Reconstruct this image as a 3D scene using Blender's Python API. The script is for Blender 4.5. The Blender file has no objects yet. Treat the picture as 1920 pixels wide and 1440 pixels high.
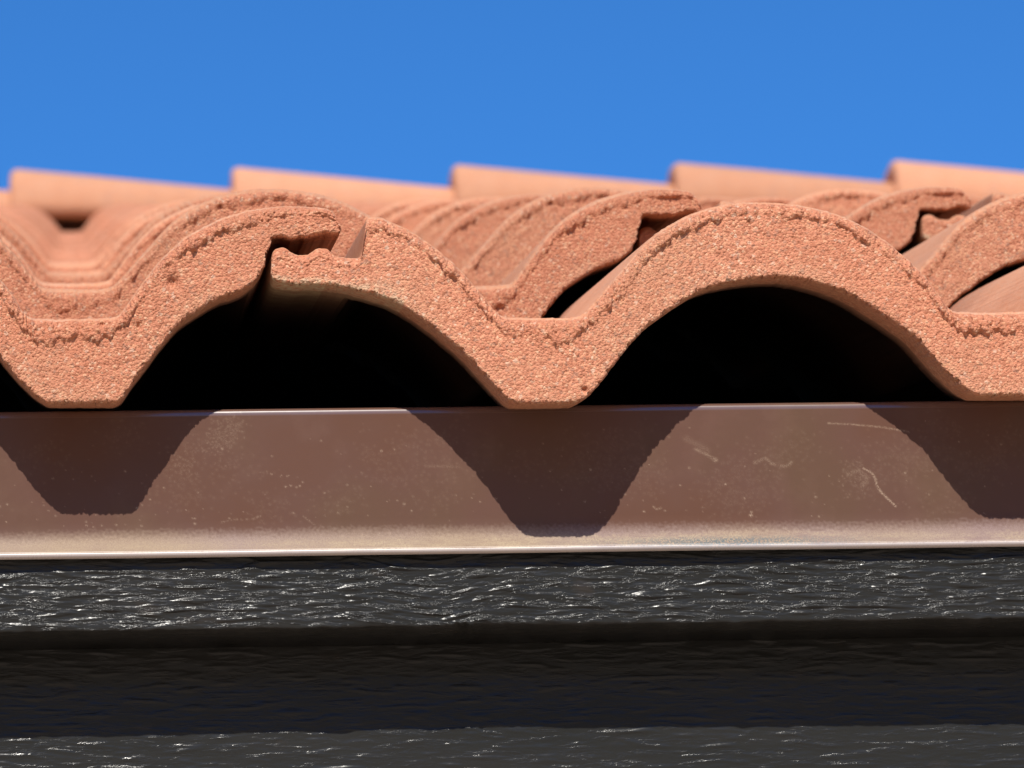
import bpy, math, random
import numpy as np
from mathutils import Vector, Matrix, noise
R = math.radians
scene = bpy.context.scene

# ---------------------------------------------------------------- camera, sky, sun, exposure
CAM_YAW, CAM_EL, CAM_ROLL = 3.9697, 16.2696, -1.7641
CAM_POS = Vector((-0.00234, -2.06929, -0.60034))
def cam_axes():
    y, e, r = R(CAM_YAW), R(CAM_EL), R(CAM_ROLL)
    F = Vector((math.sin(y)*math.cos(e), math.cos(y)*math.cos(e), math.sin(e)))
    X = Vector((math.cos(y), -math.sin(y), 0)); U = X.cross(F)
    return F, X*math.cos(r)+U*math.sin(r), -X*math.sin(r)+U*math.cos(r)
F_, X_, U_ = cam_axes()
cd = bpy.data.cameras.new('camera')
cam = bpy.data.objects.new('camera', cd); scene.collection.objects.link(cam)
M3 = Matrix((X_, U_, -F_)).transposed()
cam.matrix_world = Matrix.Translation(CAM_POS) @ M3.to_4x4()
cd.sensor_width = 36.0
cd.lens = 12400/1920*36.0
cd.clip_start = 0.05; cd.clip_end = 3000
cd.dof.use_dof = True
cd.dof.focus_distance = 2.17
cd.dof.aperture_fstop = 52.0
scene.camera = cam

SUN_EL, SUN_AZ = 48.5, 189.5        # sun stands in front of the eave, a little to the left
w = bpy.data.worlds.new('World'); scene.world = w; w.use_nodes = True
nt = w.node_tree; nt.nodes.clear()
sky = nt.nodes.new('ShaderNodeTexSky'); sky.sky_type = 'NISHITA'; sky.sun_disc = False
sky.sun_elevation = R(SUN_EL); sky.sun_rotation = R(SUN_AZ)
sky.altitude = 1800; sky.air_density = 1.0; sky.dust_density = 0.0; sky.ozone_density = 4.5
bg = nt.nodes.new('ShaderNodeBackground'); bg.inputs['Strength'].default_value = 0.060
wo = nt.nodes.new('ShaderNodeOutputWorld')
tint = nt.nodes.new('ShaderNodeMix'); tint.data_type = 'RGBA'; tint.blend_type = 'MULTIPLY'; tint.inputs[0].default_value = 1.0
tint.inputs[7].default_value = (0.56, 1.0, 1.03, 1)      # deep, clean high-desert blue
gam = nt.nodes.new('ShaderNodeGamma'); gam.inputs[1].default_value = 1.6
nt.links.new(sky.outputs[0], gam.inputs[0]); nt.links.new(gam.outputs[0], tint.inputs[6]); nt.links.new(tint.outputs[2], bg.inputs[0]); nt.links.new(bg.outputs[0], wo.inputs[0])
sl = bpy.data.lights.new('sun', 'SUN'); sl.energy = 5.0; sl.angle = R(0.5); sl.color = (1.0, 0.95, 0.87)
sun = bpy.data.objects.new('sun', sl); scene.collection.objects.link(sun)
sd = Vector((math.sin(R(SUN_AZ))*math.cos(R(SUN_EL)), math.cos(R(SUN_AZ))*math.cos(R(SUN_EL)), math.sin(R(SUN_EL))))
sun.rotation_euler = sd.to_track_quat('Z', 'Y').to_euler()
sun.location = sd*5
scene.view_settings.view_transform = 'Standard'
try: scene.view_settings.look = 'None'
except Exception: pass
scene.view_settings.exposure = 0.12
scene.view_settings.gamma = 1.0
scene.view_settings.use_curve_mapping = False

# ---------------------------------------------------------------- helpers
col = scene.collection
def obj(name, me, parent=None, mats=()):
    o = bpy.data.objects.new(name, me); col.objects.link(o)
    if me is not None:
        for m in mats: me.materials.append(m)
    if parent: o.parent = parent
    return o
def thing(name, label, cat, loc=(0, 0, 0)):
    o = bpy.data.objects.new(name, None); col.objects.link(o)
    o.location = loc; o['label'] = label; o['category'] = cat; o.empty_display_size = 0.05
    return o
def mesh(name, verts, faces, mi=None, smooth=True):
    me = bpy.data.meshes.new(name)
    me.from_pydata([tuple(v) for v in verts], [], faces)
    if mi is not None: me.polygons.foreach_set('material_index', mi)
    if smooth: me.polygons.foreach_set('use_smooth', [True]*len(me.polygons))
    me.update(); return me
def grid_faces(nr, nc, off=0):
    f = []
    for r in range(nr-1):
        a = off+r*nc; b = a+nc
        for c in range(nc-1): f.append((a+c, a+c+1, b+c+1, b+c))
    return f

class NT:
    """small wrapper for building node materials"""
    def __init__(s, name):
        s.m = bpy.data.materials.new(name); s.m.use_nodes = True
        s.t = s.m.node_tree; s.t.nodes.clear()
        s.out = s.t.nodes.new('ShaderNodeOutputMaterial')
        s.b = s.t.nodes.new('ShaderNodeBsdfPrincipled')
        s.t.links.new(s.b.outputs[0], s.out.inputs[0])
        s.co = s.t.nodes.new('ShaderNodeTexCoord')
    def set(s, sock, v):
        if hasattr(v, 'is_output') or isinstance(v, bpy.types.NodeSocket): s.t.links.new(v, sock)
        else: sock.default_value = v
    def p(s, **k):
        for a, v in k.items(): s.set(s.b.inputs[a.replace('_', ' ')], v)
    def mapping(s, scale, loc=(0, 0, 0)):
        n = s.t.nodes.new('ShaderNodeMapping'); s.t.links.new(s.co.outputs['Object'], n.inputs[0])
        n.inputs['Scale'].default_value = scale; s.set(n.inputs['Location'], loc); return n.outputs[0]
    def noise(s, vec, scale, detail=3, rough=0.5, dist=0, color=False):
        n = s.t.nodes.new('ShaderNodeTexNoise'); s.t.links.new(vec, n.inputs['Vector'])
        n.inputs['Scale'].default_value = scale; n.inputs['Detail'].default_value = detail
        n.inputs['Roughness'].default_value = rough; n.inputs['Distortion'].default_value = dist
        return n.outputs[1 if color else 0]
    def voro(s, vec, scale, feature='F1', out='Distance', rnd=1.0):
        n = s.t.nodes.new('ShaderNodeTexVoronoi'); s.t.links.new(vec, n.inputs['Vector'])
        n.feature = feature
        n.inputs['Scale'].default_value = scale; n.inputs['Randomness'].default_value = rnd
        return n.outputs[out]
    def ramp(s, fac, stops, interp='LINEAR'):
        n = s.t.nodes.new('ShaderNodeValToRGB'); s.t.links.new(fac, n.inputs[0])
        cr = n.color_ramp; cr.interpolation = interp
        while len(cr.elements) < len(stops): cr.elements.new(0.5)
        for e, (p, c) in zip(cr.elements, stops):
            e.position = p; e.color = (c, c, c, 1) if isinstance(c, (int, float)) else (*c, 1)
        return n.outputs[0]
    def math(s, op, a, b=0.0, clamp=False):
        n = s.t.nodes.new('ShaderNodeMath'); n.operation = op; n.use_clamp = clamp
        s.set(n.inputs[0], a); s.set(n.inputs[1], b); return n.outputs[0]
    def mix(s, fac, a, b, mode='MIX'):
        n = s.t.nodes.new('ShaderNodeMix'); n.data_type = 'RGBA'; n.blend_type = mode
        s.set(n.inputs[0], fac)
        s.set(n.inputs[6], (*a, 1) if isinstance(a, tuple) and len(a) == 3 else a)
        s.set(n.inputs[7], (*b, 1) if isinstance(b, tuple) and len(b) == 3 else b)
        return n.outputs[2]
    def attr(s, name):
        n = s.t.nodes.new('ShaderNodeAttribute'); n.attribute_name = name; return n.outputs['Fac']
    def bump(s, h, strength, dist, prev=None):
        n = s.t.nodes.new('ShaderNodeBump'); s.set(n.inputs['Height'], h)
        n.inputs['Strength'].default_value = strength; n.inputs['Distance'].default_value = dist
        if prev is not None: s.t.links.new(prev, n.inputs['Normal'])
        return n.outputs[0]
    def sepz(s):
        n = s.t.nodes.new('ShaderNodeSeparateXYZ'); s.t.links.new(s.co.outputs['Object'], n.inputs[0]); return n.outputs
    def rand(s):
        return s.t.nodes.new('ShaderNodeObjectInfo').outputs['Random']

# ---------------------------------------------------------------- materials
def mat_clay_raw():
    s = NT('raw_cast_clay'); v = s.mapping((1, 1, 1))
    cellc = s.voro(v, 1250, out='Color')
    sep = s.t.nodes.new('ShaderNodeSeparateColor'); s.t.links.new(cellc, sep.inputs[0])
    base = s.ramp(sep.outputs[0], [(0.0, (0.40, 0.140, 0.068)), (0.3, (0.57, 0.210, 0.108)), (0.7, (0.65, 0.262, 0.140)), (0.93, (0.70, 0.33, 0.17)), (1.0, (0.76, 0.46, 0.28))])
    # scattered grey and pale grains
    c2 = s.voro(v, 950, out='Color')
    sp2 = s.t.nodes.new('ShaderNodeSeparateColor'); s.t.links.new(c2, sp2.inputs[0])
    grey = s.ramp(sp2.outputs[0], [(0.0, 0), (0.925, 0), (0.93, 1)], 'CONSTANT')
    base = s.mix(s.math('MULTIPLY', grey, 0.55), base, (0.33, 0.19, 0.13))
    pale = s.ramp(sp2.outputs[1], [(0.0, 0), (0.975, 0), (0.98, 1)], 'CONSTANT')
    base = s.mix(s.math('MULTIPLY', pale, 0.65), base, (0.76, 0.52, 0.36))
    big = s.noise(v, 22, 3)
    base = s.mix(s.ramp(big, [(0.3, 0.0), (0.75, 0.45)]), base, (0.58, 0.19, 0.09))
    och = s.noise(s.mapping((1, 1, 1), (3, 1, 7)), 30, 4)
    base = s.mix(s.ramp(och, [(0.48, 0.0), (0.8, 0.35)]), base, (0.50, 0.27, 0.15))
    lime_glow = s.attr('lime_glow')
    lm = s.math('MULTIPLY', lime_glow, s.ramp(s.noise(v, 500, 4), [(0.35, 0), (0.6, 1)]), True)
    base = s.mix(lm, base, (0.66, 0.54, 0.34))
    # each tile came out of the kiln a slightly different tone
    h = s.t.nodes.new('ShaderNodeHueSaturation'); s.t.links.new(base, h.inputs['Color'])
    s.t.links.new(s.ramp(s.rand(), [(0, 0.88), (1, 1.08)]), h.inputs['Value']); h.inputs['Saturation'].default_value = 0.96
    d1 = s.voro(v, 1250); d2 = s.voro(v, 2300); n1 = s.noise(v, 1500, 5, .75)
    hh = s.math('ADD', s.math('MULTIPLY', d1, -1.0), s.math('MULTIPLY', d2, -0.35))
    hh = s.math('ADD', hh, s.math('MULTIPLY', n1, 0.9))
    s.p(Base_Color=h.outputs[0], Roughness=0.8, Normal=s.bump(hh, 0.9, 0.0006))
    s.b.inputs['Specular IOR Level'].default_value = 0.2
    return s.m
def mat_clay_coat():
    s = NT('weathered_clay_coat'); v = s.mapping((1, 1, 1))
    n1 = s.noise(v, 18, 4, .6); n2 = s.noise(v, 420, 4, .7)
    base = s.ramp(n1, [(0.25, (0.58, 0.235, 0.11)), (0.5, (0.65, 0.285, 0.145)), (0.75, (0.67, 0.325, 0.18))])
    base = s.mix(s.ramp(n2, [(0.3, 0.40), (0.7, 0.0)]), base, (0.34, 0.16, 0.10))
    base = s.mix(s.ramp(s.noise(v, 700, 3, .7), [(0.45, 0.0), (0.62, 0.5)]), base, (0.60, 0.39, 0.26))
    base = s.mix(s.ramp(s.voro(v, 1100), [(0.0, 0.6), (0.3, 0.0)]), base, (0.66, 0.46, 0.33))
    streak = s.noise(s.mapping((60, 4, 60)), 1.0, 3)
    base = s.mix(s.ramp(streak, [(0.5, 0.0), (0.75, 0.25)]), base, (0.38, 0.24, 0.19))
    h = s.t.nodes.new('ShaderNodeHueSaturation'); s.t.links.new(base, h.inputs['Color'])
    s.t.links.new(s.ramp(s.rand(), [(0, 0.86), (1, 1.1)]), h.inputs['Value'])
    s.p(Base_Color=h.outputs[0], Roughness=0.85, Normal=s.bump(s.noise(v, 1000, 5, .75), 0.7, 0.0006))
    s.b.inputs['Specular IOR Level'].default_value = 0.3
    return s.m
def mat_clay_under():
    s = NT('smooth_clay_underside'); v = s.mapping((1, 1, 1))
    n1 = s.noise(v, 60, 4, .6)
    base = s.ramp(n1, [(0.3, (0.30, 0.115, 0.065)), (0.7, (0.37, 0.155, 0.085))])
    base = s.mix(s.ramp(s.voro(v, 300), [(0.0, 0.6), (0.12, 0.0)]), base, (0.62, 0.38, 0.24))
    base = s.mix(s.math('MULTIPLY', s.attr('lime_glow'), s.ramp(s.noise(v, 160, 4), [(0.3, 0.3), (0.7, 1.0)]), True), base, (0.56, 0.40, 0.22))  # glow of the lit underside painted in as a paler tone near the deposit
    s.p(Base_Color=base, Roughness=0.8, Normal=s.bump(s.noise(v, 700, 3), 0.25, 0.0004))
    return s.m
def mat_metal():
    s = NT('brown_enamelled_metal'); v = s.mapping((1, 1, 1))
    n1 = s.noise(s.mapping((1, 1, 1)), 22, 3)
    base = s.ramp(n1, [(0.3, (0.120, 0.058, 0.038)), (0.5, (0.124, 0.065, 0.048)), (0.72, (0.120, 0.068, 0.044))])
    film = s.ramp(s.noise(v, 45, 5, .65), [(0.52, 0.0), (0.75, 0.12)])
    base = s.mix(film, base, (0.26, 0.16, 0.12))
    dust = s.attr('dust')
    speck = s.noise(v, 2600, 2, .6)
    dm = s.math('MULTIPLY', dust, s.ramp(speck, [(0.36, 0.05), (0.60, 0.9)]), True)
    base = s.mix(dm, base, (0.62, 0.47, 0.33))
    worn = s.attr('worn'); chalk = s.attr('chalk'); bare = s.attr('bare')
    n3 = s.noise(s.mapping((1, 1, 1)), 3200, 3, .7)
    wm = s.math('MULTIPLY', worn, s.ramp(n3, [(0.3, 0.55), (0.62, 1.0)]))
    lav = s.mix(s.ramp(s.noise(v, 14, 2), [(0.4, 0.0), (0.62, 1.0)]), (0.27, 0.19, 0.175), (0.31, 0.22, 0.15))
    base = s.mix(wm, base, lav)
    chalk = s.math('MULTIPLY', chalk, s.ramp(s.noise(s.mapping((90, 90, 420)), 1.0, 4, .65), [(0.34, 0.15), (0.58, 1.0)]))
    cm = s.math('MULTIPLY', chalk, s.ramp(s.noise(v, 1800, 4, .7), [(0.36, 0.2), (0.58, 1.0)]), True)
    base = s.mix(cm, base, (0.50, 0.40, 0.26))
    bm = s.math('MULTIPLY', bare, s.ramp(s.noise(v, 1500, 5, .75), [(0.44, 0.0), (0.52, 1.0)]), True)
    base = s.mix(bm, base, (0.13, 0.15, 0.15))
    rough = s.math('ADD', 0.38, s.math('MULTIPLY', s.math('MAXIMUM', dm, cm), 0.4))
    s.p(Base_Color=base, Roughness=rough, Normal=s.bump(s.noise(v, 60, 3), 0.06, 0.001))
    s.b.inputs['Specular IOR Level'].default_value = 0.22
    z = s.sepz()[2]
    hem = s.math('ADD', s.math('MULTIPLY', s.math('SUBTRACT', -0.0430, z), 2500.0, True), s.math('MULTIPLY', s.math('SUBTRACT', z, 0.0030), 2500.0, True), True)
    s.set(s.b.inputs['Base Color'], s.mix(s.math('MULTIPLY', s.math('MULTIPLY', s.math('SUBTRACT', -0.0436, z), 2500.0, True), 0.6), base, (0.62, 0.57, 0.56)))  # sun glint along the bottom hem painted into the base colour
    s.set(s.b.inputs['Specular IOR Level'], s.math('ADD', 0.07, s.math('MULTIPLY', hem, 0.9)))
    s.set(s.b.inputs['Roughness'], s.math('SUBTRACT', rough, s.math('MULTIPLY', hem, 0.15)))
    return s.m
def mat_wood(name, gl=1.0):
    s = NT(name)
    v = s.mapping((60, 260, 260)); v2 = s.mapping((170, 800, 800)); v3 = s.mapping((9, 60, 60))
    wob = s.noise(v3, 1, 3, .5)
    a = s.noise(v, 1.0, 5, .62, 0.6); b = s.noise(v2, 1.0, 4, .6, 0.4)
    c = s.noise(s.mapping((300, 900, 900)), 1.0, 3, .6)
    sparse = s.ramp(s.noise(s.mapping((95, 520, 520), (3, 3, 3)), 1.0, 4, .6, 0.5), [(0.52, 0.0), (0.70, 1.0)])
    hh = s.math('ADD', s.math('MULTIPLY', a, 0.28), s.math('MULTIPLY', b, 0.25))
    grit = s.ramp(s.noise(s.mapping((420, 760, 760), (9, 9, 9)), 1.0, 3, .6), [(0.42, 0.0), (0.62, 1.0)])
    hh = s.math('ADD', hh, s.math('MULTIPLY', s.math('MULTIPLY', sparse, s.math('ADD', 0.75, s.math('MULTIPLY', grit, 0.5))), 0.46))
    hh = s.math('ADD', hh, s.math('MULTIPLY', c, 0.12))
    base = s.ramp(wob, [(0.3, (0.0205, 0.0210, 0.0195)), (0.7, (0.027, 0.0265, 0.0245))])
    bl = s.noise(s.mapping((70, 130, 130), (4, 4, 4)), 1.0, 3)
    base = s.mix(s.ramp(bl, [(0.66, 0.0), (0.8, 0.5)]), base, (0.05, 0.04, 0.032))
    s.p(Base_Color=base, Roughness=0.19, Normal=s.bump(hh, 0.62*gl, 0.0010))
    s.b.inputs['Specular IOR Level'].default_value = 0.2
    return s.m
def mat_plain(name, c, rough=0.7, sc=8, var=0.25, bump=0.2):
    s = NT(name); v = s.mapping((1, 1, 1)); n = s.noise(v, sc, 5, .6)
    base = s.ramp(n, [(0.3, tuple(x*(1-var) for x in c)), (0.7, tuple(x*(1+var) for x in c))])
    s.p(Base_Color=base, Roughness=rough, Normal=s.bump(s.noise(v, sc*30, 4), bump, 0.002)); return s.m
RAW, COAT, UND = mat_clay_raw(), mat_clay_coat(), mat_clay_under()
METAL = mat_metal(); WOOD = mat_wood('black_painted_rough_wood'); WOOD2 = mat_wood('black_painted_smoother_wood', 0.42)
FELT = mat_plain('black_roofing_felt', (0.006, 0.006, 0.008), 0.6, 40)
STUCCO = mat_plain('sand_stucco', (0.40, 0.31, 0.22), 0.9, 6)
SOIL = mat_plain('dry_gravel_ground', (0.44, 0.34, 0.25), 0.95, 1.5)

# ---------------------------------------------------------------- roof geometry
PITCH, TILT = R(18.0), R(13.3)
EXPO, COVER, LEN = 0.345, 0.30386, 0.420
SHEAR = math.tan(R(16.3))          # the nose stands upright although the tile slopes
PROFILE = np.array([((-87.54, 50.76), (-87.49, 44.84)), ((-86.97, 52.9), (-87.17, 43.59)), ((-85.54, 54.13), (-85.8, 42.49)), ((-83.78, 54.46), (-84.06, 42.1)), ((-82.22, 53.89), (-82.31, 41.89)), ((-80.67, 52.61), (-80.92, 41.69)), ((-78.41, 51.85), (-78.65, 41.47)), ((-75.78, 51.81), (-76.02, 41.6)), ((-73.83, 53.03), (-74.1, 41.56)), ((-71.7, 54.07), (-72.0, 41.35)), ((-69.07, 53.84), (-69.73, 41.13)), ((-67.19, 51.83), (-67.99, 40.92)), ((-65.64, 50.91), (-66.24, 40.71)), ((-61.09, 50.47), (-62.93, 40.11)), ((-58.63, 50.61), (-61.37, 39.73)), ((-57.52, 52.74), (-60.33, 39.35)), ((-56.46, 59.92), (-59.29, 38.98)), ((-55.84, 63.15), (-58.24, 38.78)), ((-54.59, 64.21), (-56.16, 38.21)), ((-51.95, 64.16), (-54.08, 37.45)), ((-48.47, 62.84), (-49.91, 36.13)), ((-41.88, 59.66), (-43.53, 32.62)), ((-35.34, 54.87), (-37.37, 28.05)), ((-29.52, 49.74), (-31.23, 22.77)), ((-23.4, 43.17), (-24.94, 16.78)), ((-17.68, 35.55), (-18.88, 9.57)), ((-14.66, 31.56), (-13.84, 3.62)), ((-12.61, 29.92), (-11.48, 1.1)), ((-9.82, 29.33), (-8.9, 0.17)), ((-0.72, 28.99), (0.0, 0.0)), ((8.4, 28.82), (9.43, -0.0)), ((12.46, 29.29), (12.8, 1.35)), ((16.08, 32.08), (20.08, 8.66)), ((21.58, 38.07), (26.35, 16.55)), ((28.4, 45.67), (33.68, 24.08)), ((35.96, 53.81), (40.2, 28.79)), ((40.89, 57.7), (45.64, 32.45)), ((47.59, 61.55), (53.77, 37.14)), ((56.24, 65.02), (61.99, 39.51)), ((65.18, 66.86), (68.38, 40.47)), ((73.17, 67.27), (74.59, 41.08)), ((80.25, 66.97), (79.89, 41.16)), ((91.0, 65.34), (86.92, 40.32)), ((100.61, 62.46), (94.93, 38.02)), ((109.43, 57.96), (102.89, 34.65)), ((117.11, 52.4), (110.58, 29.66)), ((122.84, 46.89), (118.23, 24.15)), ((127.34, 41.76), (123.47, 19.76)), ((131.44, 35.93), (128.42, 13.59)), ((134.35, 31.03), (133.37, 7.62)), ((136.37, 29.31), (139.93, 1.64)), ((138.1, 28.75), (143.03, 0.17)), ((150.78, 28.35), (153.06, 0.0)), ((162.96, 28.75), (163.27, -0.12)), ((165.4, 29.43), (165.89, 1.08)), ((167.52, 31.72), (169.07, 5.46)), ((171.07, 36.85), (174.9, 13.17)), ((177.12, 45.01), (180.76, 20.91)), ((184.58, 52.81), (185.54, 26.19)), ((188.65, 55.82), (191.71, 30.39)), ((194.49, 59.18), (198.05, 34.07)), ((201.02, 62.17), (206.14, 37.02)), ((205.43, 63.39), (210.39, 40.01)), ((208.6, 64.26), (212.36, 42.31)), ((211.42, 64.77), (213.84, 46.42)), ((214.24, 65.1), (214.98, 50.35)), ((216.52, 65.26), (216.1, 53.57)), ((218.81, 65.42), (217.88, 54.99)), ((223.2, 65.56), (222.95, 54.58)), ((228.11, 65.33), (227.87, 54.89)), ((233.54, 64.73), (233.33, 56.09)), ((237.0, 62.54), (236.84, 55.88)), ((238.83, 58.38), (238.58, 55.5))], dtype=float)*0.001      # (point on top, point on bottom) along the tile, in metres

def resample(P, n):
    """evenly spaced matched pairs along the profile, denser where the outline bends"""
    top, bot = P[:, 0], P[:, 1]
    seg = np.maximum(np.linalg.norm(np.diff(top, axis=0), axis=1), np.linalg.norm(np.diff(bot, axis=0), axis=1))
    s = np.concatenate([[0], np.cumsum(seg)]); u = np.linspace(0, s[-1], n)
    def cr(vals):
        m = np.gradient(vals, s)
        # monotone-limited tangents keep corners of the profile crisp
        d = np.diff(vals)/np.diff(s)
        for i in range(1, len(m)-1):
            if d[i-1]*d[i] <= 0: m[i] = 0
            else: m[i] = 2*d[i-1]*d[i]/(d[i-1]+d[i])
        k = np.clip(np.searchsorted(s, u)-1, 0, len(s)-2)
        h = s[k+1]-s[k]; t = (u-s[k])/h
        return ((2*t**3-3*t**2+1)*vals[k]+(t**3-2*t**2+t)*h*m[k]+(-2*t**3+3*t**2)*vals[k+1]+(t**3-t**2)*h*m[k+1])
    return np.stack([cr(top[:, 0]), cr(top[:, 1])], 1), np.stack([cr(bot[:, 0]), cr(bot[:, 1])], 1)

def vor(x, y, z):
    d, p = noise.voronoi(Vector((x, y, z)))
    return d[0], d[1], p[0]

def build_tile(name, ncol, nface, detail, seed=0, pits=(), SHEAR=SHEAR, SKEW=0.0):
    top, bot = resample(PROFILE, ncol)
    if detail:                        # nothing cast and fired is straight: chips and waves along both arrises
        for i in range(ncol):
            x = top[i, 0]
            top[i, 1] += 0.00025*noise.noise(Vector((x*210, seed, 1)))+0.00022*noise.noise(Vector((x*900, seed, 2)))
            rough_lap = 1.0 if x > 0.203 else 0.0
            bot[i, 1] += (0.0002+0.0004*rough_lap)*noise.noise(Vector((x*330, seed, 6)))+(0.0001+0.0001*rough_lap)*noise.noise(Vector((x*1100, seed, 7)))
    d = top-bot; th = np.linalg.norm(d, axis=1)
    rows = []; mats = []; rng = seed*17.3
    # --- underside, back to front
    thin = np.where(top[:, 0] < -0.060, 0.0, 0.42)
    thin = np.where(top[:, 0] > 0.2085, 0.0, thin)
    ts = np.clip((top[:, 0]+0.060)/0.012, 0, 1); te = np.clip((0.205-top[:, 0])/0.01, 0, 1)
    thin = 0.42*np.minimum(ts, te)
    bt = bot+d*thin[:, None]
    def row(p, y): rows.append(np.column_stack([p[:, 0], np.broadcast_to(y, len(p))+(SHEAR*p[:, 1]+SKEW*np.exp(-((p[:, 0]-.003)/.036)**2))*(np.mean(y) < 0.15), p[:, 1]]))
    row(bt, LEN); row(bt, 0.20); row(bt, 0.0685-0.02)
    jag = np.array([0.0455+0.0008*noise.noise(Vector((x*900, 3+rng, 0))) for x in bot[:, 0]]) if detail else 0.0455
    row(bot, jag); row(bot, 0.03); row(bot, 0.0075)
    n_under = len(rows)
    # --- the face, bottom to top
    t = np.linspace(0, 1, nface)
    near = lambda x, a, b, sft: np.clip(min((x-a)/sft, (b-x)/sft), 0, 1)
    face = np.zeros((nface, ncol, 3))
    lime_glow = []
    for i in range(ncol):
        bx, bz = bot[i]; dx, dz = d[i]; T = th[i]
        nx = T*0.32
        x0 = bx
        if detail:
            lipamp = 0.0010+0.0014*noise.noise(Vector((x0*90+rng, 1.7, 4.2)))+0.0014*noise.noise(Vector((x0*520+rng, 8.1, 4.2)))
            lipw = 0.0052+0.0018*noise.noise(Vector((x0*70+rng, 5.5, 1)))+0.0018*noise.noise(Vector((x0*480+rng, 5.5, 9)))
        else:
            lipamp = 0.0006; lipw = 0.0050
        # the lip sits lower on the pans, where the crumbly edge is broad
        wide = 1.0+0.45*(near(x0, -.012, .013, .004)+near(x0, .138, .165, .004))
        lipw = min(lipw*wide, nx*1.1); chan = near(x0, -.0595, -.095, 1) if False else (1.0 if -.093 < x0 < -.0600 else 0.0)
        if chan: lipamp *= 0.3
        for j in range(nface):
            tt = t[j]; db = tt*T; dt = (1-tt)*T
            y = 0.0
            rb = min(0.0013, T*.2)
            if db < rb: y += rb*(1-math.sqrt(max(0, 1-(1-db/rb)**2)))
            rt = min(0.0042, nx)
            if dt < rt: y += rt*1.25*(1-math.sqrt(max(0, 1-(1-dt/rt)**2)))
            # lip
            e = (lipw-dt)/0.0011
            lip = 0.0 if e <= 0 else (min(1, e)**0.6)
            y -= max(0, lipamp)*lip
            px = bx+dx*tt; pz = bz+dz*tt
            if detail:
                d1, d2, c1 = vor(px*880+rng, pz*880, 1.3+seed)
                g = max(0, 1-d1*1.55)
                amp = 0.00042+0.0006*lip
                e2 = noise.noise(Vector((px*1500+rng, pz*1500, 2)))
                e3 = noise.noise(Vector((px*210+rng, pz*210, 5)))
                fade = min(1, (dt+0.0009)/0.0016)
                y -= (amp*(g-0.45)*(0.5+abs(noise.cell(c1*37.0)))+0.00022*e2+0.0003*e3)*fade
                # ragged lower and side edges
                if db < 0.0030:
                    k = 1-db/0.0030
                    o = (0.0012*noise.noise(Vector((px*430+rng, pz*430, 1.1)))+0.0009*noise.noise(Vector((px*1300+rng, pz*1300, 1.1))))*k
                    px += o*dz/T; pz += abs(o)*dz/T
                for (qx, qz, qr, qd) in pits:
                    q = (px-qx)**2+(pz-qz)**2
                    if q < 9*qr*qr: y += qd*math.exp(-q/(qr*qr))*(1+0.5*e2)
            face[j, i] = (px, y+SHEAR*pz+SKEW*math.exp(-((px-.003)/.036)**2), pz)
    for j in range(nface): rows.append(face[j])
    n_face = len(rows)
    yt = face[-1][:, 1]
    for y in ((0.0085, 0.013, 0.03, 0.10, 0.24, LEN) if detail else (0.012, 0.12, LEN)):
        r = top.copy(); off = 0.0
        rr = np.column_stack([r[:, 0], np.full(ncol, y)+(SHEAR*r[:, 1]+SKEW*np.exp(-((r[:, 0]-.003)/.036)**2))*(y < 0.15), r[:, 1]])
        if detail and y < 0.4:
            rr[:, 2] += np.array([0.00025*noise.noise(Vector((x*60, y*60, rng))) for x in r[:, 0]])
        rows.append(rr)
    V = np.concatenate(rows); nr = len(rows)
    F = grid_faces(nr, ncol)
    mi = []
    for r in range(nr-1):
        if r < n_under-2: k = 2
        elif r < n_face-1:
            k = 0
            if detail and r >= n_face-1-max(2, int(nface*0.03)): k = 1
        else: k = 1
        mi += [k]*(ncol-1)
    # ends: join the underside row with the row above it on both sides and at the head
    left = [r*ncol for r in range(nr)]; right = [r*ncol+ncol-1 for r in range(nr)]
    F.append(left); mi.append(1); F.append(right[::-1]); mi.append(1)
    a = 0; b = (nr-1)*ncol
    for c in range(ncol-1): F.append((b+c, b+c+1, a+c+1, a+c)); mi.append(1)
    me = mesh(name, V, F, mi)
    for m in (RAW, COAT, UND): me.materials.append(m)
    me.polygons[len(me.polygons)-1].use_smooth = False
    at = me.attributes.new('lime_glow', 'FLOAT', 'POINT')  # pale rib deposit, carried onto the underside as painted glow
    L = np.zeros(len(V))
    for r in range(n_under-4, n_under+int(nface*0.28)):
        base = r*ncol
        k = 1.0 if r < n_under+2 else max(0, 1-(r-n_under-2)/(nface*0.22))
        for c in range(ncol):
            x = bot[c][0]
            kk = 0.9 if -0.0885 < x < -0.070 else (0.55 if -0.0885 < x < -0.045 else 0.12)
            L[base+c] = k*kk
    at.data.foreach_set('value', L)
    return me

roof = thing('tiled_roof', 'low pitched roof of terracotta double roll tiles with capped ridge, above the brown metal edge', 'roof')
PITS_C = [(0.0435, 0.0290, 0.0011, 0.0016), (0.0130, 0.0045, 0.0010, 0.0022), (0.0705, 0.0615, 0.0009, -0.0012)]
PITS_L = [(0.1835, 0.0400, 0.0020, 0.0022), (0.160, 0.026, 0.0010, 0.0016), (0.172, 0.0255, 0.0012, 0.0014)]
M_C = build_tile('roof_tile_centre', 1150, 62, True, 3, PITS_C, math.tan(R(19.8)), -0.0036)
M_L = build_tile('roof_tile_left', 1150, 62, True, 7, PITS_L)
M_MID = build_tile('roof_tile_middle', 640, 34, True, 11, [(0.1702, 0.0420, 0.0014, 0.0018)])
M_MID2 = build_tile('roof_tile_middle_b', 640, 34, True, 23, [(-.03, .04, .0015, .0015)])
M_FAR = build_tile('roof_tile_far', 150, 10, False, 1)

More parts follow.
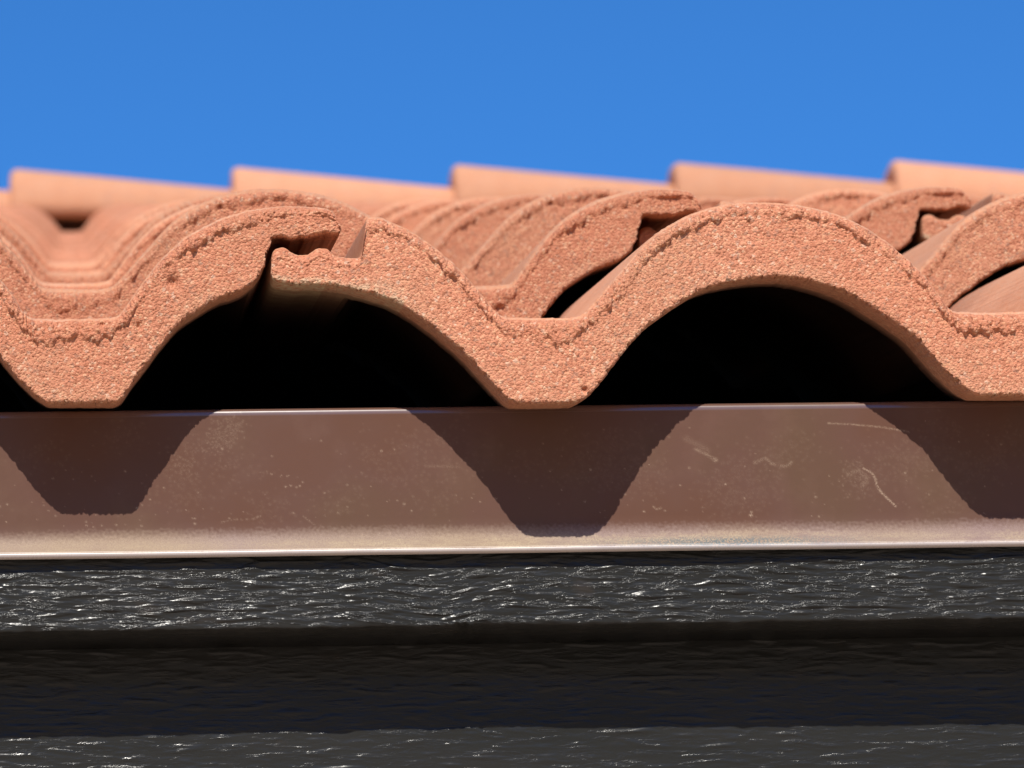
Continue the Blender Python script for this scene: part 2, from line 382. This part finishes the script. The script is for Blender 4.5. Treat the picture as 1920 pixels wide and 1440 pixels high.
rnd = random.Random(5)
ROWS = 21
SAG = (0, .0045, .003, .0015, 0, -.002, -.004, -.0055, -.0065, -.007, -.0075, -.008, -.009, -.0105, -.012)
def place(me, x, row, dz=0.0, roll=0.0, dy=0.0, tl=0.0, rz=0.0):
    y = row*EXPO*math.cos(PITCH)+dy; z = row*EXPO*math.sin(PITCH)+dz+SAG[min(row, 14)]
    o = bpy.data.objects.new('tile', me); col.objects.link(o); o.parent = roof
    o.location = (x, y, z); o.rotation_euler = (TILT+tl, -roll, rz)
    return o
XC = 0.15155; XL = XC-0.30386
SK = 0.00711
place(M_L, XL, 0, 0.0)
place(M_C, XC, 0, -0.0020-SK*0.1502*1.0, SK, -0.0034)
place(M_L, XC+COVER, 0, -0.0006, 0.001)
place(M_C, XL-COVER, 0, 0.0, 0.0)
place(M_L, XL-2*COVER, 0); place(M_L, XL-3*COVER, 0)
for k in range(2, 8): place(M_L if k % 2 else M_MID, XC+k*COVER, 0)
for r in range(1, ROWS):
    z = 2.07+r*EXPO*math.cos(PITCH)
    xmin = -(160/12400*z)-0.25-0.02*z; xmax = (1790/12400*z)+0.2+0.02*z
    xmin = min(xmin, -0.95); xmax = max(xmax, 2.2)
    off = 0.5*COVER if r % 2 else 0.0
    k0 = math.floor((xmin-XL-off)/COVER); k1 = math.ceil((xmax-XL-off)/COVER)
    for k in range(k0, k1+1):
        x = XL+off+k*COVER
        me = (M_MID if (k+r) % 2 else M_MID2) if r <= 6 else M_FAR
        j = 1.0 if r > 1 else 0.4
        slid = 0.010 if r == 1 and abs(x-0.304) < 0.06 else 0.0      # this one sits a little higher up the slope
        place(me, x+rnd.uniform(-.0012, .0012)*j, r, rnd.uniform(-.0012, .0012)*j, rnd.uniform(-.004, .004)*j, slid+rnd.uniform(-.003, .003)*j, R(rnd.uniform(-.15, .15)))

# ridge caps: tapered half barrels, the wide end lapping over the neighbour's narrow end
def build_ridge(seed):
    n = 40; prof = []
    L = 0.375
    def ring(f, wsc, hsc, zo, x, wob):
        out = []
        for i in range(n+1):
            a = math.pi*i/n
            yy = -math.cos(a)*wsc; zz = math.sin(a)**0.6*hsc+zo
            out.append((x+wob*noise.noise(Vector((a*4, seed, x*9))), yy, zz))
        return out
    rings = []
    xs = (0.0, 0.004, 0.010, 0.022, 0.12, 0.25, L-0.004, L)
    for x in xs:
        t = x/L; ch = {0.0: 0.008, 0.004: 0.0025, L: 0.003}.get(x, 0.0)
        rings.append(ring(0, 0.112-0.022*t-ch, 0.093-0.042*t-ch+0.0015*noise.noise(Vector((x*20, seed, 1))), 0, x, 0.002))
    for x in xs[::-1]:
        t = x/L
        rings.append(ring(0, 0.090-0.022*t, 0.066-0.040*t, -0.001, x, 0.0))
    m = len(rings); V = [v for r in rings for v in r]; F = grid_faces(m, n+1)
    for c in range(n): F.append(((m-1)*(n+1)+c, (m-1)*(n+1)+c+1, c+1, c))
    for c in (0, n): 
        q = [r*(n+1)+c for r in range(m)]; F.append(q if c == 0 else q[::-1])
    me = mesh('ridge_tile', V, F); me.materials.append(COAT); return me
RM = [build_ridge(i*3.1) for i in range(3)]
RY, RZ, RP, RX = 6.935, 2.260, 0.3145, 0.543
for k in range(-5, 7):
    o = bpy.data.objects.new('ridge_tile', RM[k % 3]); col.objects.link(o); o.parent = roof
    o.location = (RX+k*RP, RY+rnd.uniform(-.002, .002), RZ+rnd.uniform(-.0015, .0015)); o.rotation_euler = (0, 0, R(rnd.uniform(-.4, .4)))

# felt on the boards under the tiles, both slopes
def slab(name, pts, th, parent, mat, x0=-1.25, x1=2.65, kind=None):
    V = []; n = len(pts)
    for x in (x0, x1):
        for y, z in pts: V.append((x, y, z))
        for y, z in pts: V.append((x, y, z-th))
    F = []
    for i in range(n-1):
        F.append((i, i+1, 2*n+i+1, 2*n+i)); F.append((n+i, 3*n+i, 3*n+i+1, n+i+1))
    for e in (0, n-1): F.append((e, 2*n+e, 3*n+e, n+e))
    F.append(tuple(range(n))+tuple(range(2*n-1, n-1, -1))); F.append(tuple(range(2*n, 3*n))+tuple(range(4*n-1, 3*n-1, -1)))
    me = mesh(name, V, F, smooth=False); me.materials.append(mat)
    return obj(name, me, parent)
tz = lambda y: (y-0.03)*math.tan(PITCH)-0.043
slab('roofing_felt', [(0.095, -0.012), (0.2, tz(0.2)+0.001), (6.93, tz(6.93)), (7.9, tz(6.93)-0.97*math.tan(PITCH))], 0.012, roof, FELT)

# ---------------------------------------------------------------- metal drip edge
edge = thing('drip_edge', 'brown painted metal drip edge with worn pale lower lip, under the tiles', 'metal flashing', (0, 0, 0))
def px2xz(px, py):            # measured on the photograph, flattened onto the upright face of the flashing
    return (px-138)/5.70*0.001*(1+0.0000145*(px-138)), (6.0-(py-(768-0.0085*px))/5.5)*0.001
def build_edge():
    prof = [(0.095, -0.0030), (0.060, 0.0010), (0.0320, 0.0052), (0.0290, 0.0058), (0.0280, 0.0056), (0.0273, 0.0050), (0.0270, 0.0042), (0.0270, 0.0030)]
    for z in np.linspace(0.0020, -0.0325, 112)[0:]: prof.append((0.0270, z))
    for a in np.linspace(0, 1, 40)[1:]: prof.append((0.0270-0.0022*a*a, -0.0325-0.0110*a))
    cy, cz = 0.0260, -0.0440
    for a in np.linspace(R(154), R(300), 12)[1:]: prof.append((cy+0.0014*math.cos(a), cz+0.0012*math.sin(a)))
    prof += [(0.0270, -0.0430), (0.0280, -0.0360), (0.0282, -0.030), (0.0282, 0.002)]
    prof = np.array(prof)
    xs = np.concatenate([np.linspace(-1.3, -0.06, 60), np.linspace(-0.055, 0.345, 1000), np.linspace(0.36, 2.7, 80)])
    nr, nc = len(prof), len(xs)
    X = np.broadcast_to(xs, (nr, nc)); Y = np.broadcast_to(prof[:, 0][:, None], (nr, nc)).copy(); Z = np.broadcast_to(prof[:, 1][:, None], (nr, nc)).copy()
    wav = 0.00022*np.sin(xs*21+1)+0.00012*np.sin(xs*57)
    Y = Y+wav[None, :]*np.clip((0.02-prof[:, 1])/0.05, 0, 1)[:, None]
    V = np.column_stack([X.ravel(), Y.ravel(), Z.ravel()])
    me = mesh('drip_edge_metal', V, grid_faces(nr, nc)); me.materials.append(METAL)
    dust = np.zeros((nr, nc)); front = (prof[:, 1] > -0.0345) & (np.arange(nr) < nr-6)
    rs = np.random.RandomState(4)
    def polyline(pts, wdt, amt, soft=1.0, brk=0.0):
        q = [px2xz(*p) for p in pts]
        for (ax, az), (bx, bz) in zip(q[:-1], q[1:]):
            n = max(2, int(math.hypot(bx-ax, bz-az)/0.0002))
            for s in np.linspace(0, 1, n):
                if rs.rand() < brk: continue
                blot(ax+(bx-ax)*s+rs.randn()*wdt*.15, az+(bz-az)*s+rs.randn()*wdt*.15, wdt, amt)
    def blot(cx, cz, r, amt):
        i0, i1 = np.searchsorted(xs, (cx-3*r, cx+3*r)); zz = prof[:, 1]
        js = np.where(front & (abs(zz-cz) < 3*r) & (zz < 0.0045))[0]
        if i1 <= i0 or len(js) == 0: return
        g = amt*0.75*np.exp(-((xs[i0:i1][None, :]-cx)**2+(zz[js][:, None]-cz)**2)/(r*r))
        dust[np.ix_(js, range(i0, i1))] = np.maximum(dust[np.ix_(js, range(i0, i1))], g)
    # the scuffs that can be seen one by one
    polyline([(1583, 884), (1597, 892), (1604, 904), (1606, 918), (1614, 930), (1638, 955)], 0.00033, 0.75, brk=.2)
    polyline([(1522, 798), (1570, 801), (1620, 806), (1668, 815)], 0.00028, 0.5, brk=.5)
    polyline([(1278, 846), (1296, 856), (1312, 866)], 0.0005, 0.32)
    polyline([(1260, 826), (1285, 840), (1300, 850)], 0.0009, 0.12)
    blot(*px2xz(1313, 867), 0.0007, 0.6); blot(*px2xz(1374, 972), 0.0005, 0.95); blot(*px2xz(1375, 966), 0.0004, 0.9)
    polyline([(1384, 873), (1405, 864), (1415, 874), (1440, 880), (1452, 872)], 0.0005, 0.3, brk=.55)
    polyline([(1555, 895), (1575, 887), (1590, 905), (1580, 915)], 0.0008, 0.22, brk=.5)
    polyline([(1196, 955), (1203, 960), (1211, 957)], 0.0003, 0.4, brk=.2)
    polyline([(400, 980), (425, 975), (462, 974), (470, 969), (480, 968)], 0.00035, 0.26, brk=.7)
    polyline([(470, 990), (478, 996), (520, 995)], 0.0004, 0.5, brk=.3); polyline([(555, 972), (572, 985), (578, 1000)], 0.0003, 0.25, brk=.6)
    polyline([(780, 876), (840, 878)], 0.0005, 0.15, brk=.5)
    for x, y, a in [(150, 985, .9), (149, 978, .8), (163, 988, .7), (205, 984, .9), (178, 985, .6), (252, 986, .7), (521, 914, .8), (530, 912, .9), (541, 915, .8), (547, 913, .9), (553, 906, .6),
                    (588, 828, .6), (495, 890, .6), (295, 915, .6), (2, 945, .7), (592, 926, .6), (998, 835, .45), (1071, 945, .5), (1179, 964, .9), (1330, 913, .9), (1247, 915, .5), (724, 845, .5), (1240, 985, .5), (1000, 768, .3)]:
        blot(*px2xz(x, y), 0.00030, a)
    for _ in range(230):                      # fine splashed specks, most near the bottom
        zz = 0.004-0.038*rs.rand()**0.55; blot(rs.uniform(-.05, .34), zz, 0.00016+0.00022*rs.rand()**3, 0.25+0.6*rs.rand()**2)
    for _ in range(46):                       # rubbed dust clouds
        cx, cz = rs.uniform(-.05, .34), -0.002-0.028*rs.rand()
        for k in range(60): blot(cx+rs.randn()*.005, cz+rs.randn()*.0035, 0.0005, 0.03+0.07*rs.rand())
    for cx, py in ((410, 815), (425, 800), (395, 830), (330, 875), (1570, 900)):
        x, z = px2xz(cx, py)
        for k in range(90): blot(x+rs.randn()*.0022, z+rs.randn()*.003, 0.0004, 0.08+0.12*rs.rand())
    at = me.attributes.new('dust', 'FLOAT', 'POINT'); at.data.foreach_set('value', dust.ravel())
    worn = np.zeros((nr, nc)); chalk = np.zeros((nr, nc)); bare = np.zeros((nr, nc))
    for i, x in enumerate(xs):
        top = -0.0350+0.0016*noise.noise(Vector((x*14, 2, 2)))+0.0005*noise.noise(Vector((x*160, 2, 2)))
        band = 0.5+0.5*noise.noise(Vector((x*9+2, 7, 7)))
        ctop = -0.0385-0.0022*noise.noise(Vector((x*11, 4, 9)))+0.0006*noise.noise(Vector((x*600, 3, 9)))
        for r in range(nr-5):
            z = prof[r, 1]
            if z > -0.028: continue
            fz = noise.noise(Vector((x*1100, z*1100, 7)))
            worn[r, i] = np.clip((top-z+0.0013*fz)/0.004, 0, 1)
            chalk[r, i] = np.clip((ctop-z+0.0012*fz)/0.0022, 0, 1)*(0.15+0.8*band)*np.clip(0.35+(x+0.02)*7, 0.2, 1)
            k = math.exp(-((x-0.213)/0.035)**2)
            bare[r, i] = k*np.clip((-0.0400-z)/0.002, 0, 1)
    for nm, a in (('worn', worn), ('chalk', chalk), ('bare', bare)):
        at = me.attributes.new(nm, 'FLOAT', 'POINT'); at.data.foreach_set('value', np.ascontiguousarray(a).ravel())
    return me
obj('metal_strip', build_edge(), edge)

# ---------------------------------------------------------------- black fascia boards
fas = thing('wooden_fascia', 'black painted rough sawn wooden fascia with a projecting upper board, under the metal edge', 'fascia', (0, 0, 0))
def board(name, yf, z1, z0, yb, seed, dense):
    """a board: front face with raised grain, top and bottom arrises ragged"""
    zlow = z0; z0 = max(z0, -0.15)
    zr = np.concatenate([[z1], z1-0.0006*np.arange(1, 3), np.linspace(z1-0.0018, z0+0.0018, int(dense)), [z0+0.0010, z0+0.0004, z0]])
    xs = np.concatenate([np.linspace(-1.3, -0.07, 50), np.linspace(-0.065, 0.355, 900), np.linspace(0.37, 2.7, 70)])
    nr, nc = len(zr), len(xs); rows = []
    rows.append([(x, yb, z1) for x in xs])
    for j, z in enumerate(zr):
        rr = []
        edge_top = z1-z; edge_bot = z-z0
        ch = 0.0009*max(0, 1-edge_top/0.0012)**2+0.0004*max(0, 1-edge_bot/0.0008)**2
        for x in xs:
            warp = 0.0018*noise.noise(Vector((x*9, z*40, seed)))
            knot = 0.0030*math.exp(-((x-0.120)/0.022)**2)*math.sin((x-0.09)*70) if seed < 5 else 0
            q = z+warp+knot
            gs = 1.0 if seed < 5 else 0.45
            g = noise.noise(Vector((x*60, q*430, seed)))*0.00024+max(0, noise.noise(Vector((x*95, q*620, seed+5)))-0.12)*0.0010+noise.noise(Vector((x*190, q*1000, seed+3)))*0.00012+noise.noise(Vector((x*430, q*1700, seed+3)))*0.00006
            y = yf+ch-g*gs+0.0005*noise.noise(Vector((x*5, z*10, seed+8)))
            zz = z
            if edge_bot < 0.0012:
                zz += 0.0006*max(0, noise.noise(Vector((x*45, 1, seed))))+0.0003*noise.noise(Vector((x*260, 1, seed)))
                if seed < 5: zz += 0.0013*math.exp(-((x-0.128)/0.011)**2)*(0.6+noise.noise(Vector((x*420, 9, 9))))
            rr.append((x, y, zz))
        rows.append(rr)
    if zlow < z0: rows.append([(x, yf, zlow) for x in xs])
    rows.append([(x, yb, zlow) for x in xs])
    V = np.array(rows).reshape(-1, 3); nr2 = len(rows); F = grid_faces(nr2, nc)
    for c in range(nc-1): F.append(((nr2-1)*nc+c, (nr2-1)*nc+c+1, c+1, c))
    for c in (0, nc-1): F.append([r*nc+c for r in range(nr2)])
    me = mesh(name, V, F); me.materials.append(WOOD if seed < 5 else WOOD2)
    return obj(name, me, fas)
board('trim_board', 0.0286, -0.0380, -0.0690, 0.0530, 2.0, 130)
board('fascia_board', 0.0545, -0.0560, -0.2900, 0.0860, 9.0, 260)

# ---------------------------------------------------------------- house wall and ground
wall = thing('house_wall', 'sand coloured rendered house wall standing below the roof', 'wall', (0, 0, -3.0))
def box(name, x0, x1, y0, y1, z0, z1, parent, mat):
    V = [(x, y, z) for z in (z0, z1) for y in (y0, y1) for x in (x0, x1)]
    F = [(0, 2, 3, 1), (4, 5, 7, 6), (0, 1, 5, 4), (2, 6, 7, 3), (0, 4, 6, 2), (1, 3, 7, 5)]
    me = mesh(name, V, F, smooth=False); me.materials.append(mat); return obj(name, me, parent)
box('wall_face', -1.2, 2.6, 0.5, 7.4, 0.0, 2.95, wall, STUCCO)
box('soffit', -1.3, 2.7, 0.087, 0.5, 2.70, 2.715, wall, WOOD)
gx = [-900, -400, -200]+list(range(-120, 121, 6))+[200, 400, 900]; gy = [-900, -500, -260]+list(range(-160, 41, 5))+[120, 400, 900]
def gz(x, y):                       # flat plot in front of the house, unseen dry slope added behind the camera against blue sky reflections
    t = min(1.0, max(0.0, (-14-y)/75.0)); t = t*t*(3-2*t)
    return -3.0+t*(36+6*noise.noise(Vector((x*.02, y*.02, 1))))+min(1, max(0, (-14-y)/20))*1.4*noise.noise(Vector((x*.07, y*.07, 5)))
gv = [(x, y, gz(x, y)) for y in gy for x in gx]
g = mesh('ground', gv, grid_faces(len(gy), len(gx)))
g.materials.append(SOIL); go = obj('ground', g); go['kind'] = 'structure'
